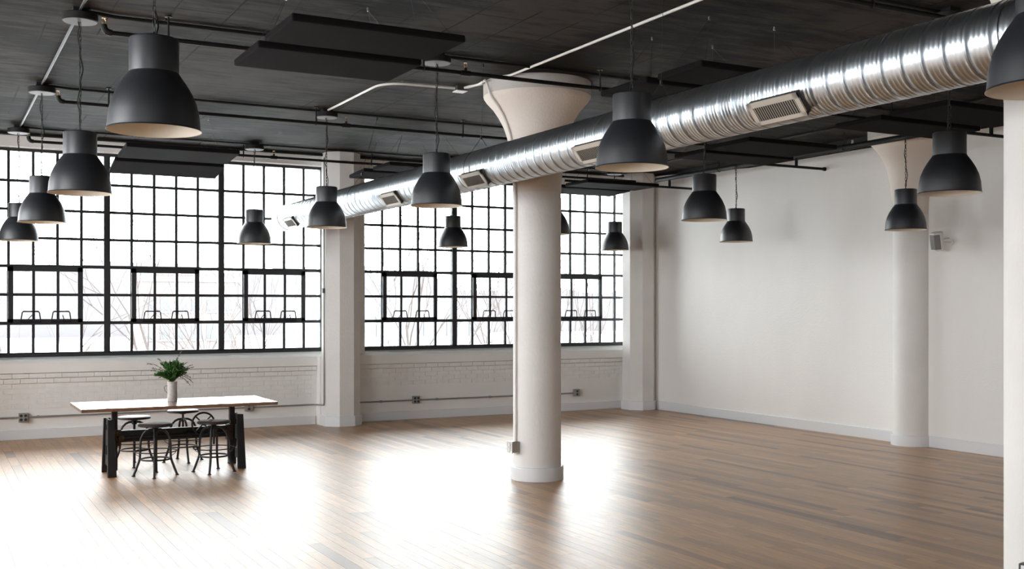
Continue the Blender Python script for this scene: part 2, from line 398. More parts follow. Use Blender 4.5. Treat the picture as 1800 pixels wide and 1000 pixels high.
# ------------------------------------------------------------------ windows
BW, EX, PP = 1.5747, .0514, .3047
GY = 15.985
pane_cache = {}
def pane(w_, h_, x, z, y, parent):
    k = (round(w_, 3), round(h_, 3))
    if k not in pane_cache: pane_cache[k] = MB().box(-w_/2, w_/2, -.002, .002, -h_/2, h_/2).mesh('pane', M['glass'])
    return place(pane_cache[k], 'pane', (x, y, z), parent)
bar_cache = {}
def bar(name, x0, x1, z0, z1, parent, y0=GY-.02, y1=GY+.02):
    k = tuple(round(q, 3) for q in (x1-x0, z1-z0, y1-y0))
    if k not in bar_cache: bar_cache[k] = MB().box(-k[0]/2, k[0]/2, -k[2]/2, k[2]/2, -k[1]/2, k[1]/2).mesh(name, M['sash'])
    return place(bar_cache[k], name, ((x0+x1)/2, (y0+y1)/2, (z0+z1)/2), parent)
def window(idx, xa, xb, bays, zt, first_edge):
    """bays: list of (x of left mullion centre, number of panes, sash start pane)"""
    zrows = [1.165, 1.5456, 1.930, 2.315] + [2.315+(zt-.05-2.315)*k/4 for k in (1, 2, 3, 4)]
    fr = MB(); ztop = zt
    fr.box(xa, xb, GY-.045, GY+.045, ZB-.01, 1.15); fr.box(xa, xb, GY-.075, GY+.03, ZB-.01, 1.118)
    fr.box(xa, xb, GY-.04, GY+.04, zrows[-1]+.01, ztop+.01)
    fr.box(xa, xa+.04, GY-.04, GY+.04, 1.1, ztop); fr.box(xb-.06, xb, GY-.05, GY+.04, 1.1, ztop)
    win = struct(fr.build('window_%d' % idx, M['sash']))
    for bi, (x0, n, s0) in enumerate(bays):
        lines = [x0+EX/2+j*PP for j in range(n+1)]
        if bi == 0: lines[0] = xa+.03
        if bi == len(bays)-1: lines[-1] = min(lines[-1], xb-.03)
        if bi: bar('mullion', x0-.042, x0+.042, 1.13, ztop-.01, win, GY-.045, GY+.045)
        xl, xr = (lines[0] if bi == 0 else x0), (lines[-1] if bi == len(bays)-1 else x0+EX+n*PP)
        # transoms
        bar('transom', xl, xr, 2.315-.022, 2.315+.022, win, GY-.035, GY+.03)
        bar('transom', xl, xr, 1.5456-.022, 1.5456+.022, win, GY-.035, GY+.03)
        t = .0185
        for z in (zrows[4], zrows[5], zrows[6]): bar('glazing_bar', xl, xr, z-t, z+t, win, GY-.014, GY+.016)
        for j in range(1, n):
            lx = lines[j]
            bar('glazing_bar', lx-t, lx+t, 2.33, zrows[-1]+.02, win)
            bar('glazing_bar', lx-t, lx+t, 1.14, 1.53, win)
            if j in (s0, s0+3) or not (s0 < j < s0+3): bar('glazing_bar', lx-t, lx+t, 1.56, 2.30, win)
        segs = [(xl, lines[s0]), (lines[s0+3], xr)]
        for a, b in segs:
            if b-a > .1: bar('glazing_bar', a, b, 1.93-t, 1.93+t, win, GY-.014, GY+.016)
        # panes of fixed lights
        for j in range(n):
            a, b = lines[j], lines[j+1]
            for r in range(7):
                if r in (1, 2) and s0 <= j < s0+3: continue
                pane(b-a, zrows[r+1]-zrows[r], (a+b)/2, (zrows[r]+zrows[r+1])/2, GY+.004, win)
        # projecting sash: a child with its own panes and stays
        a, b = lines[s0]-.008, lines[s0+3]+.008; z0, z1 = 1.555, 2.305; fw = .062; ys = GY-.05
        sf = MB().box(a, b, ys-.02, ys+.03, z0, z0+fw*.75).box(a, b, ys-.02, ys+.03, z1-fw, z1).box(a, a+fw, ys-.02, ys+.03, z0, z1).box(b-fw, b, ys-.02, ys+.03, z0, z1)
        for k in (1, 2): sf.box(lines[s0+k]-t, lines[s0+k]+t, ys-.012, ys+.02, z0, z1)
        sf.box(a, b, ys-.010, ys+.02, 1.93-t, 1.93+t)
        sash = sf.build('sash', M['sash'], win)
        for k in range(3):
            for za, zb in ((z0+.04, 1.93), (1.93, z1-.05)):
                xa_, xb_ = max(lines[s0+k], a+fw*.8), min(lines[s0+k+1], b-fw*.8)
                pane(xb_-xa_, zb-za, (xa_+xb_)/2, (za+zb)/2, ys+.006, sash)
        mid = (a+b)/2
        for s in (-1, 1):
            cx = mid+s*.19; h = MB(); yy = ys-.05
            h.tube([(cx-.125, yy, z0+.005), (cx-.105, yy-.01, z0+.135), (cx-.09, yy-.01, z0+.145)], .008, 6)
            h.tube([(cx+.125, yy, z0+.005), (cx+.105, yy-.01, z0+.135), (cx+.09, yy-.01, z0+.145)], .008, 6)
            h.tube([(cx-.1, yy-.01, z0+.147), (cx+.1, yy-.01, z0+.147)], .009, 6)
            h.box(cx-.085, cx-.055, yy-.022, yy+.004, z0+.141, z0+.158); h.box(cx+.055, cx+.085, yy-.022, yy+.004, z0+.141, z0+.158)
            h.box(cx-.13, cx+.13, yy-.006, ys+.0, z0+.0, z0+.014)
            h.tube([(cx+.02, yy, z0+.01), (cx+.03*s, yy-.02, z0+.05), (cx+.015, yy-.02, z0+.10)], .006, 5)
            h.build('stay_handle', M['black'], sash, 'auto')
    return win
window(1, W1[0], W1[1], [(.625, 5, 1), (2.200, 5, 1), (3.775, 5, 1)], ZT1, True)
window(2, W2[0], W2[1], [(5.958, 5, 1), (7.533, 5, 1), (9.107, 6, 1)], ZT2, True)
# plain steel frames in the openings beyond the picture
def plain_window(idx, fn, a, b, n=3, zt=ZT1):
    q = MB(); L_ = b-a
    def bx(u0, u1, z0, z1, t=.04):
        q.box(*fn(u0, u1, t), z0, z1)
    bx(a, b, ZB, ZB+.06); bx(a, b, zt-.05, zt); bx(a, a+.05, ZB, zt); bx(b-.05, b, ZB, zt)
    for k in range(1, n): bx(a+L_*k/n-.04, a+L_*k/n+.04, ZB, zt)
    for k in range(1, 7): bx(a, b, ZB+.06+.385*k-.012, ZB+.06+.385*k+.012, .015)
    for k in range(1, n*5):
        if k % 5: bx(a+L_*k/(n*5)-.013, a+L_*k/(n*5)+.013, ZB, zt, .015)
    return struct(q.build('window_%d' % idx, M['sash']))
plain_window(3, lambda u0, u1, t: (u0, u1, GY-t, GY+t), *W3)
for i, (a, b) in enumerate(WEST): plain_window(4+i, lambda u0, u1, t: (XW-.2-t, XW-.2+t, u0, u1), a, b)
for i, (a, b) in enumerate(SOUTH): plain_window(7+i, lambda u0, u1, t: (u0, u1, YS-.2-t, YS-.2+t), a, b)

# ------------------------------------------------------------------ columns
CR = .246
def round_column(x, y, label, plinth_h=.14):
    t = thing('round_column', label, 'column', (x, y, 0), 0, 'round mushroom columns')
    MB().lathe([(CR, 0), (CR, 2.98)], 64).build('shaft', M['plaster'], t, 'auto')
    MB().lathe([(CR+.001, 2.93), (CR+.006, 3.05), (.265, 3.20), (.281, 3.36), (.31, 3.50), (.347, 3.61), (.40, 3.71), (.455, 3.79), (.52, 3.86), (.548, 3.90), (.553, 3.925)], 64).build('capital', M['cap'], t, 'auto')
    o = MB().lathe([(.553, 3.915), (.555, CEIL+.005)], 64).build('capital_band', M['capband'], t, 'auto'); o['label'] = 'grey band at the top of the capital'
    p = MB().lathe([(CR-.01, 0), (.271, 0), (.272, plinth_h-.006), (.266, plinth_h), (CR-.01, plinth_h)], 64)
    bezel(p.build('plinth', M['trim'], t, 'auto'), .003)
    return t
round_column(5.524, 9.71, 'white round column with flared capital standing free in mid room')
round_column(5.56, 3.93, 'white round column cut by the right edge of the picture')
round_column(11.11, 9.80, 'white round column half sunk in the right wall')
def octagon(cx, cy, ap):
    R0 = ap/math.cos(PI/8); return [(cx+R0*math.cos(PI/8+k*PI/4), cy+R0*math.sin(PI/8+k*PI/4)) for k in range(8)]
def oct_column(x, label):
    t = thing('octagonal_column', label, 'column', (x, 15.52, 0), 0, 'octagonal window columns')
    MB().prism(octagon(0, 0, .265), 0, CEIL+.005).build('shaft', M['plaster'], t)
    bezel(MB().prism(octagon(0, 0, .292), 0, .155).build('plinth', M['trim'], t), .006)
    return t
oct_column(5.45, 'white faceted column between the two steel windows')
oct_column(10.86, 'white faceted column in the far corner beside the right window')
oct_column(-.03, 'white faceted column left of the left window')

# ------------------------------------------------------------------ pendant lamps
def lamp(x, y, zr, label, ca=(0, 0)):
    D = .47
    t = thing('pendant_lamp', label, 'lamp', (x, y, CEIL), 0, 'dark grey bell pendants')
    z = zr-CEIL
    prof = [(.500, 0), (.498, .008), (.490, .016), (.486, .05), (.475, .18), (.447, .30), (.405, .40), (.375, .455), (.335, .52), (.298, .572), (.279, .600), (.272, .606), (.270, .615), (.262, .625), (.262, .98), (.258, .992), (.245, 1.0), (.02, 1.003)]
    sh = MB().lathe([(r*D, q*D+z) for r, q in prof], 48).build('shade', M['shade'], t, 'auto')
    inn = [(.500, 0), (.492, .004), (.480, .05), (.467, .18), (.438, .30), (.396, .40), (.325, .52), (.268, .60), (.254, .63), (.254, .97), (.02, .985)]
    l = MB().lathe([(r*D, q*D+z-.0005) for r, q in inn], 48).build('shade_lining', M['lining'], sh, 'auto'); l['label'] = 'cream inside of the shade'
    MB().lathe([(.001, z+.40), (.03, z+.39), (.045, z+.35), (.045, z+.31), (.03, z+.27), (.018, z+.245), (.018, z+.2), (.001, z+.2)][::-1], 16).build('bulb', M['plastic'], sh, 'auto')
    top = z+D*1.0; ct = -.107
    cn = MB().lathe([(.001, -.100), (.122, -.100), (.131, -.096), (.131, -.048), (.126, -.044), (.001, -.044)][::-1], 32, (ca[0], ca[1], 0)).build('canopy', M['black'], t, 'auto')
    cu = MB().lathe([(.124, -.0995), (.122, -.103), (.001, -.105)], 32, (ca[0], ca[1], 0)).build('canopy_underside', M['canopy'], cn, 'auto'); cu['label'] = 'pale disc under the canopy'
    MB().box(ca[0]-.055, ca[0]+.055, ca[1]-.055, ca[1]+.055, -.046, .0).build('mounting_box', M['black'], cn)
    # chain: oval links, every second turned
    ch = MB(); n = int((ct-top)/.034); p = (ct-top)/n
    for k in range(n):
        zc = top+(k+.5)*p; f = 1-(k+.5)/n
        ox, oy = ca[0]*(1-f), ca[1]*(1-f)
        ang = (k % 2)*PI/2+.5
        pts = [(math.cos(a)*.0085, math.sin(a)*(p*.5+.005)) for a in [2*PI*j/8 for j in range(8)]]
        pts.append(pts[0])
        ch.tube([(ox+u*math.cos(ang), oy+u*math.sin(ang), zc+v) for u, v in pts], .0027, 5, False)
    ch.build('chain', M['wire'], t, 'auto')
    hk = MB().torus((0, 0, top+.006), .010, .003, 'y', 12, 5); hk.build('hook', M['wire'], sh, 'auto')
    ph = R.random()*6; cd = []
    for k in range(25):
        f = k/24; a = ph+f*9; rr = .013+.008*math.sin(f*23+ph)
        if k == 0 or k == 24: rr = .018
        cd.append((ca[0]*f+rr*math.cos(a), ca[1]*f+rr*math.sin(a), top-.004+(ct+.01-top)*f))
    MB().tube(cd, .0042, 5).build('power_cord', M['black'], t, 'auto')
    return t
Ys = [2.75, 5.75, 8.92, 12.08, 15.0]
lamp(1.02, 5.75, 2.661, 'largest grey bell pendant at upper left, showing its cream inside')
lamp(1.034, 8.92, 2.635, 'grey bell pendant just below and left of the largest one')
lamp(1.035, 12.08, 2.63, 'grey bell pendant in front of the left window, third down the leftmost row')
lamp(1.015, 15.0, 2.60, 'grey bell pendant cut by the left edge of the picture')
lamp(3.878, 2.75, 2.617, 'large dark bell pendant cut by the top right edge of the picture')
lamp(3.968, 5.75, 2.652, 'big black bell pendant hanging before the middle of the steel duct')
lamp(4.034, 8.92, 2.671, 'dark bell pendant left of the round column, overlapping the duct')
lamp(4.068, 12.08, 2.682, 'dark bell pendant overlapping the far end of the duct')
lamp(4.006, 15.0, 2.646, 'small grey bell pendant left of the end of the duct')
lamp(6.917, 5.75, 2.634, 'large black bell pendant left of the white right-edge column')
lamp(7.059, 8.92, 2.658, 'black bell pendant under the duct in front of the bare right wall, larger of two')
lamp(7.09, 12.08, 2.70, 'dark bell pendant mostly hidden behind the free round column')
lamp(7.055, 15.0, 2.679, 'small dark bell pendant in front of the right window left of the round column')
lamp(9.993, 8.92, 2.657, 'black bell pendant in front of the half-sunk wall column')
lamp(10.129, 12.08, 2.69, 'small black bell pendant in front of the bare right wall')
lamp(10.009, 15.0, 2.701, 'smallest grey bell pendant, at the right end of the right window')

# ------------------------------------------------------------------ conduits on the ceiling
def tube_thing(name, pts, r, m, label, cat, group=None, n=8):
    return tag(MB().tube(pts, r, n).build(name, m, None, 'auto'), label, cat, group)
zc = CEIL-.022
tube_thing('conduit', [(1.03, 2.0, zc), (1.03, 14.95, zc)], .0125, M['galv'], 'bare metal conduit linking the leftmost row of lamp canopies', 'conduit')
tube_thing('conduit', [(10.15, 3.0, zc), (10.15, 15.4, zc)], .016, M['black'], 'black conduit running toward the far corner beside the right wall', 'conduit')
for y, lb in ((8.97, 'black ceiling conduit linking the second nearest cross row of canopies'), (12.14, 'black ceiling conduit linking the third cross row of canopies'), (15.06, 'black ceiling conduit linking the farthest cross row of canopies'), (5.8, 'black ceiling conduit linking the nearest cross row of canopies')):
    tube_thing('conduit', [(1.03, y-.05, zc+.004), (1.12, y-.05, zc+.004), (1.3, y, zc+.004), (10.1, y, zc+.004)], .014, M['black'], lb, 'conduit')
tube_thing('conduit', [(XW+.2, 15.58, zc-.005), (6.9, 15.58, zc-.005), (7.0, 15.6, zc-.005), (10.6, 15.6, zc-.005)], .02, M['black'], 'black pipe tight above the window heads along the far wall', 'pipe')
tube_thing('conduit', [(4.07, 12.02, zc), (4.06, 10.62, zc)]+arc((4.06, 10.55, zc), (4.06, 10.27, zc), (4.34, 10.24, zc))+[(4.82, 10.2, zc)], .0125, M['whitecond'], 'white conduit bending from a canopy to the ceiling junction box', 'conduit')
jb = thing('junction_box', 'small ceiling junction box with white underside beside the column capital', 'box', (4.875, 10.19, CEIL))
MB().box(-.055, .055, -.055, .055, -.05, .003).build('box_body', M['galv'], jb)
MB().box(-.06, .06, -.06, .06, -.058, -.05).build('cover_plate', M['trim'], jb)
tube_thing('conduit', [(4.9, 10.13, zc)]+arc((4.91, 10.05, zc), (5.03, 9.8, zc), (5.03, 9.3, zc))+[(5.03, 2.4, zc)], .0125, M['whitecond'], 'long white conduit crossing the ceiling left of the duct toward the top of the picture', 'conduit')
# conduit following the free column down to its outlet
cx, cy = 5.524, 9.71
u = Vector((-.998, -.064))
prof = [(.62, 4.025), (.60, 4.0), (.575, 3.93), (.565, 3.90), (.535, 3.855), (.475, 3.79), (.42, 3.72), (.365, 3.615), (.325, 3.50), (.297, 3.36), (.28, 3.20), (.264, 3.05), (.261, 2.9), (.261, .40)]
pts = [(4.92, 10.12, 4.033), (4.95, 9.9, 4.033)]+[(cx+u.x*r, cy+u.y*r, z) for r, z in prof]
tube_thing('conduit', pts, .0125, M['whitecond'], 'white conduit curving down the free column capital and shaft to an outlet', 'conduit')
# long wall conduit
def wall_conduit(xa, xb, label, tail=None):
    t = thing('wall_conduit', label, 'conduit', (0, 0, 0))
    p = [(xa, YN-.028, .30), (xb, YN-.028, .30)]+(tail or [])
    MB().tube(p, .0115, 8).build('pipe', M['wallcond'], t, 'auto')
    x = xa+.4
    while x < xb:
        MB().box(x-.012, x+.012, YN-.043, YN+.002, .283, .317).build('strap', M['wallcond'], t); x += .95
tail = arc((5.06, YN-.03, .30), (5.13, YN-.03, .30), (5.155, YN-.10, .30), 5)+[(5.17, 15.60, .305)]+arc((5.172, 15.50, .31), (5.172, 15.46, .31), (5.170, 15.46, .40), 5)+[(5.170, 15.46, 2.0), (5.170, 15.46, CEIL-.08)]
wall_conduit(-1.0, 5.02, 'grey conduit low on the brick under the left window, rising beside the faceted column', tail)
wall_conduit(5.79, 9.68, 'grey conduit low on the brick under the right window')
tag(MB().box(5.145, 5.175, 15.435, 15.485, 1.97, 2.04).build('conduit_coupling', M['galv']), 'small metal coupling on the conduit beside the faceted column', 'fitting')

def outlet(x, y, z, rz, label, quad=True, m='box', hw=.058):
    t = thing('electrical_outlet', label, 'outlet', (x, y, z), rz)
    bezel(MB().box(-hw, hw, -.045, .003, -.06, .06).build('outlet_box', M[m], t), .004)
    MB().box(-hw*.93, hw*.93, -.05, -.044, -.055, .055).build('faceplate', M[m], t)
    for sx in ((-.027, .027) if quad else (0,)):
        for sz in (-.026, .026):
            MB().tube([(sx, -.053, sz), (sx, -.047, sz)], .019, 14).build('socket', M['socket'], t)
    return t
outlet(1.122, YN-.003, .295, 0, 'grey four-socket outlet on the brick at the far left', True)
outlet(4.128, YN-.003, .305, 0, 'grey two-socket outlet right of the table', False)
outlet(6.775, YN-.003, .305, 0, 'grey four-socket outlet under the right window left of the free column', True)
outlet(9.74, YN-.003, .305, 0, 'grey two-socket outlet under the right window right of the free column', False)
ob = thing('electrical_outlet', 'shiny steel outlet box low on the left side of the free column', 'outlet', (5.524-.285, 9.71-.02, .345), -PI/2)
bezel(MB().box(-.05, .05, -.045, .04, -.058, .058).build('outlet_box', M['chrome'], ob), .004)
bezel(MB().box(-.056, .056, -.05, -.044, -.06, .06).build('faceplate', M['chrome'], ob), .002)
for sz in (-.026, .026): MB().tube([(0, -.053, sz), (0, -.048, sz)], .018, 14).build('socket', M['plastic'], ob)
d_ = Vector((-5.56, -3.93)).normalized(); d_.rotate(Matrix.Rotation(math.radians(-24), 2)); 
ob = thing('electrical_outlet', 'white outlet on the column at the bottom right edge of the picture', 'outlet', (5.56+d_.x*.262, 3.93+d_.y*.262, .30), math.atan2(d_.y, d_.x)+PI/2)
bezel(MB().box(-.05, .05, -.03, .03, -.058, .058).build('outlet_box', M['galv'], ob), .006)
bezel(MB().box(-.034, .034, -.036, -.029, -.05, .05).build('faceplate', M['trim'], ob), .002)
for sz in (-.024, .024):
    s = MB().box(-.009, -.006, -.038, -.035, sz-.004, sz+.006).box(.006, .009, -.038, -.035, sz-.004, sz+.006).box(-.002, .003, -.038, -.035, sz-.013, sz-.009)
    s = s.build('socket', M['socket'], ob); s['kind'] = 'stuff'

# ------------------------------------------------------------------ sprinkler pipes
def sprinkler(y, z, xa, xb, rods, heads, label, r=.0185, elbow=True):
    t = thing('sprinkler_pipe', label, 'pipe', (0, y, z), 0, 'black sprinkler pipes')
    MB().tube([(xa, 0, 0), (xb, 0, 0)], r, 12).build('pipe', M['pipe'], t, 'auto')
    for x in rods:
        q = MB().tube([(x, 0, 0), (x, 0, CEIL-z+.003)], .008, 6).tube([(x-.0, 0, CEIL-z-.012), (x, 0, CEIL-z+.003)], .028, 10)
        q.torus((x, 0, 0), r+.006, .005, 'x', 16, 5); q.tube([(x, 0, .02), (x, 0, .06)], .010, 8)
        q.build('hanger_rod', M['pipe'], t, 'auto')
    for x in heads:
        b = MB().tube([(x-.045, 0, 0), (x+.045, 0, 0)], r+.007, 12).tube([(x, 0, 0), (x, 0, .048)], .014, 8).build('tee', M['pipe'], t, 'auto')
        MB().tube([(x, 0, .045), (x, 0, .06)], .011, 8).tube([(x-.012, 0, .058), (x-.015, 0, .078), (x, 0, .092)], .003, 5).tube([(x+.012, 0, .058), (x+.015, 0, .078), (x, 0, .092)], .003, 5).tube([(x, 0, .091), (x, 0, .095)], .015, 10).build('sprinkler_head', M['brass'], b, 'auto')
    if elbow:
        e = MB().tube(arc((xa+.05, 0, 0), (xa-.01, 0, 0), (xa-.01, 0, .06), 6), r+.007, 12).build('elbow', M['pipe'], t, 'auto')
        x = xa-.01
        MB().tube([(x, 0, .055), (x, 0, .075)], .011, 8).tube([(x-.012, 0, .072), (x-.015, 0, .092), (x, 0, .108)], .003, 5).tube([(x+.012, 0, .072), (x+.015, 0, .092), (x, 0, .108)], .003, 5).tube([(x, 0, .107), (x, 0, .111)], .015, 10).build('sprinkler_head', M['brass'], e, 'auto')
    return t
sprinkler(5.55, 3.90, 1.17, 10.535, [1.7, 3.9, 5.877, 8.0], [2.8, 7.0], 'black sprinkler pipe crossing at the top above the duct, nearest of its kind')
sprinkler(8.81, 3.868, 1.20, 10.535, [1.672, 3.86, 5.71, 8.1], [4.27, 6.9], 'black sprinkler pipe passing just in front of the free column capital')
sprinkler(12.0, 3.868, 1.19, 10.535, [1.671, 3.918, 5.782, 8.2], [4.28, 7.4], 'black sprinkler pipe crossing behind the largest pendant, second from the windows')
sprinkler(15.16, 3.885, 1.15, 10.535, [3.897, 5.80, 8.4], [4.33, 7.4], 'black sprinkler pipe running close to the windows')
for y, lb in ((8.22, 'short low black pipe meeting the right wall near the right-edge column'), (11.34, 'short low black pipe meeting the right wall above its middle'), (14.25, 'short low black pipe meeting the right wall near the far corner')):
    t = thing('branch_pipe', lb, 'pipe', (0, y, 3.70), 0, 'short low branch pipes')
    MB().tube([(8.6, 0, 0), (XE, 0, 0)], .0185, 12).build('pipe', M['pipe'], t, 'auto')
    MB().tube([(XE-.03, 0, 0), (XE-.001, 0, 0)], .028, 12).build('end_cap', M['pipe'], t, 'auto')
    MB().tube([(10.57, 0, 0), (10.57, 0, .116)], .022, 10).build('riser', M['pipe'], t, 'auto')
    MB().tube([(9.0, 0, 0), (9.0, 0, CEIL-3.70+.003)], .008, 6).build('hanger_rod', M['pipe'], t, 'auto')
    MB().tube([(10.2, 0, 0), (10.2, 0, .05)], .012, 8).build('sprinkler_head', M['brass'], t, 'auto')
t = thing('main_pipe', 'thick black sprinkler main running along the top of the right wall', 'pipe', (10.57, 0, 3.85))
MB().tube([(0, YS, 0), (0, 14.6, 0)], .036, 14).build('pipe', M['pipe'], t, 'auto')
for y in (3.0, 6.5, 10.45, 13.0):
    MB().tube([(0, y, 0), (0, y, CEIL-3.85+.003)], .006, 6).torus((0, y, 0), .040, .005, 'y', 16, 5).build('hanger_rod', M['pipe'], t, 'auto')
MB().box(-.012, .012, 10.3, 10.32, .03, .08).build('clip', M['clip'], t)

# ------------------------------------------------------------------ acoustic panels
def panel(x0, x1, y0, y1, z0, z1, label, grp='charcoal ceiling panels', wires=((.25, .5), (.8, .5))):
    """y0 near edge at z0, y1 far edge at z1"""
    t = thing('acoustic_panel', label, 'panel', ((x0+x1)/2, (y0+y1)/2, (z0+z1)/2), 0, grp)
    L_, Wd = x1-x0, math.hypot(y1-y0, z1-z0); a = math.atan2(z1-z0, y1-y0)
    o = MB().box(-L_/2, L_/2, -Wd/2, Wd/2, -.025, .025).build('felt_panel', M['felt'], t); o.rotation_euler = (a, 0, 0); bezel(o, .012, 3)
    cz = CEIL-(z0+z1)/2
    for sx in (-1, 1):
        ax = sx*(L_/2-.30)
        q = MB().tube([(ax, 0, cz-.001), (ax, 0, cz-.03)], .009, 8)
        q.build('anchor_clip', M['clip'], t, 'auto')
        for sy in (-1, 1):
            yy = sy*(Wd/2-.05)
            w_ = MB().tube([(ax, 0, cz-.025), (sx*(L_/2-.08), yy*math.cos(a), .02+yy*math.sin(a))], .0016, 4).build('suspension_wire', M['wire'], t)
    return t
Z = 3.60
panel(2.03, 3.25, 6.70, 7.33, Z, Z, 'charcoal felt panel at top centre-left, nearer and larger of a pair')
panel(2.03, 3.27, 7.50, 8.18, Z, Z, 'charcoal felt panel at top centre-left, farther one of a pair')
panel(2.00, 3.30, 13.0, 13.65, 3.62, 3.57, 'grey felt panel above the left window, nearer one of its pair')
panel(2.00, 3.32, 13.85, 14.35, 3.56, 3.46, 'grey felt panel against the top of the left window, farther one of its pair')
panel(5.20, 6.42, 12.95, 13.55, Z, Z, 'charcoal felt panel behind the duct above the right window, nearer one')
panel(5.14, 6.42, 13.72, 14.3, 3.60, 3.57, 'charcoal felt panel behind the duct above the right window, farther one')
panel(8.45, 9.72, 13.36, 14.0, Z, Z, 'charcoal felt panel right of the free column, nearer one of its pair')
panel(8.45, 9.72, 14.12, 14.7, Z, 3.57, 'charcoal felt panel right of the free column against the window top')
panel(7.90, 9.20, 9.20, 9.98, Z, Z, 'black felt panel under the duct before the bare wall, nearer one')
panel(8.02, 9.42, 10.15, 10.72, Z, Z, 'black felt panel under the duct before the bare wall, farther one')
panel(5.13, 6.40, 6.52, 7.08, Z, Z, 'black felt panel above the duct, nearer one right of the big pendant')
panel(5.11, 6.36, 7.20, 7.88, Z, Z, 'black felt panel above the duct, directly over the big pendant')
panel(8.12, 9.55, 7.55, 8.15, Z, Z, 'black felt panel in front of the half-sunk wall column, farther one')
panel(8.05, 9.50, 6.72, 7.38, Z, Z, 'black felt panel at right beside the right-edge column, nearer one')

# ------------------------------------------------------------------ spiral duct
DX, DZ, DR, DY0, DY1 = 4.60, 3.059, .182, -2.0, 15.62
duct = thing('air_duct', 'round spiral steel air duct crossing the ceiling diagonally', 'duct', (DX, 0, DZ))
prof = []; y = DY0; per = .133
while y < DY1-.45:
    for f, dr in ((0, 0), (.012, -.014), (.045, -.014), (.057, .003), (.10, .0025), (.125, 0), (.29, -.0003), (.325, .0016), (.36, 0), (.51, -.0003), (.545, .0016), (.58, 0), (.73, -.0003), (.765, .0016), (.80, 0)):
        prof.append((DR+dr, y+f*per))
    y += per
prof += [(DR, y), (DR+.006, y+.005), (DR+.006, y+.03), (DR, y+.035), (DR, DY1-.25), (DR+.004, DY1-.245), (DR+.004, DY1-.22), (DR, DY1-.215), (DR, DY1-.02), (DR-.008, DY1-.004), (DR-.03, DY1), (.001, DY1)]
vs_, fs_ = [], []; n = 56
for r, y in prof:
    for i in range(n):
        a = 2*PI*i/n; vs_.append((r*math.cos(a), y, r*math.sin(a)))
for j in range(len(prof)-1):
    for i in range(n):
        fs_.append((j*n+i, (j+1)*n+i, (j+1)*n+(i+1)%n, j*n+(i+1)%n))
mb = MB().add(vs_, fs_); mb.build('spiral_shell', M['duct'], duct, 'all')
def register(yc):
    L_, H = .43, .155; ang = math.radians(38)          # faces left and down
    e = bpy.data.objects.new('air_register', None); C.objects.link(e); e.parent = duct
    e.location = (0, yc, 0); e.rotation_euler = (0, -ang, 0); e.empty_display_size = .05
    # local: -x outward, y along duct, z up
    xo = -(DR+.022); q = MB()
    b = .036
    q.box(xo-.004, xo+.006, -L_/2, L_/2, H/2-b, H/2); q.box(xo-.004, xo+.006, -L_/2, L_/2, -H/2, -H/2+b*.7)
    q.box(xo-.004, xo+.006, -L_/2, -L_/2+b, -H/2, H/2); q.box(xo-.004, xo+.006, L_/2-b, L_/2, -H/2, H/2)
    q.build('register_frame', M['grille'], e)
    MB().box(xo, -DR*.80, -L_/2+.005, L_/2-.005, -H/2+.005, H/2-.003).build('register_throat', M['grilledark'], e)
    bl = MB(); n_ = 19
    for k in range(n_):
        yy = -L_/2+b+(L_-2*b)*(k+.5)/n_
        bl.add([(xo-.003, yy-.004, -H/2+b*.7), (xo-.003, yy-.001, -H/2+b*.7), (xo-.003, yy-.001, H/2-b), (xo-.003, yy-.004, H/2-b),
                (xo+.0, yy+.001, -H/2+b*.7), (xo+.0, yy+.004, -H/2+b*.7), (xo+.0, yy+.004, H/2-b), (xo+.0, yy+.001, H/2-b)],
               [(0,1,2,3),(7,6,5,4),(0,4,5,1),(1,5,6,2),(2,6,7,3),(3,7,4,0)])
    o = bl.build('louvre_blades', M['grille'], e); o['kind'] = 'stuff'
    return e
for yc in (2.85, 4.93, 6.97, 8.99, 11.04, 13.0, 14.75): register(yc)
for ya, xx in ((12.35, 4.80), (9.15, 4.62), (6.30, 4.62), (3.4, 4.6)):
    q = MB(); x = xx-DX; f = DR+.12
    q.tube([(x, ya, CEIL-DZ+.003), (0, ya, f)], .0018, 4).tube([(x, ya, CEIL-DZ-.03), (x, ya, CEIL-DZ+.003)], .009, 6)
    q.box(-.008, .008, ya-.006, ya+.006, f-.02, f+.015)
    q.tube([(0, ya, f)]+[(math.cos(a)*(DR+.004), ya, math.sin(a)*(DR+.004)) for a in [math.radians(55-k*290/24) for k in range(25)]]+[(0, ya, f)], .0022, 4)
    q.build('support_wire', M['wire'], duct)

# ------------------------------------------------------------------ wall speaker
sp = thing('wall_speaker', 'small off-white loudspeaker bracketed to the right wall beside the half-sunk column', 'speaker', (10.90, 9.25, 2.565), math.radians(-72))
bezel(MB().prism([(-.075, -.03), (.0, -.062), (.075, -.03), (.062, .075), (-.062, .075)], -.115, .115).build('cabinet', M['plastic'], sp), .014, 3)
bezel(MB().prism([(-.064, -.042), (0, -.068), (.064, -.042), (.06, -.03), (-.06, -.03)], -.092, .092).build('grille', M['plasticgrey'], sp), .003)
MB().tube([(.03, .06, 0), (.05, .14, .0), (.09, .165, 0)], .013, 8).build('bracket', M['plastic'], sp, 'auto')
for o in list(sp.children): o.rotation_euler = (math.radians(15), 0, 0)
wp = MB().lathe([(.001, 0), (.035, 0), (.038, .01), (.03, .02), (.001, .022)], 20).build('wall_plate', M['plastic'], sp, 'auto')
wp.matrix_parent_inverse = Matrix.Identity(4)
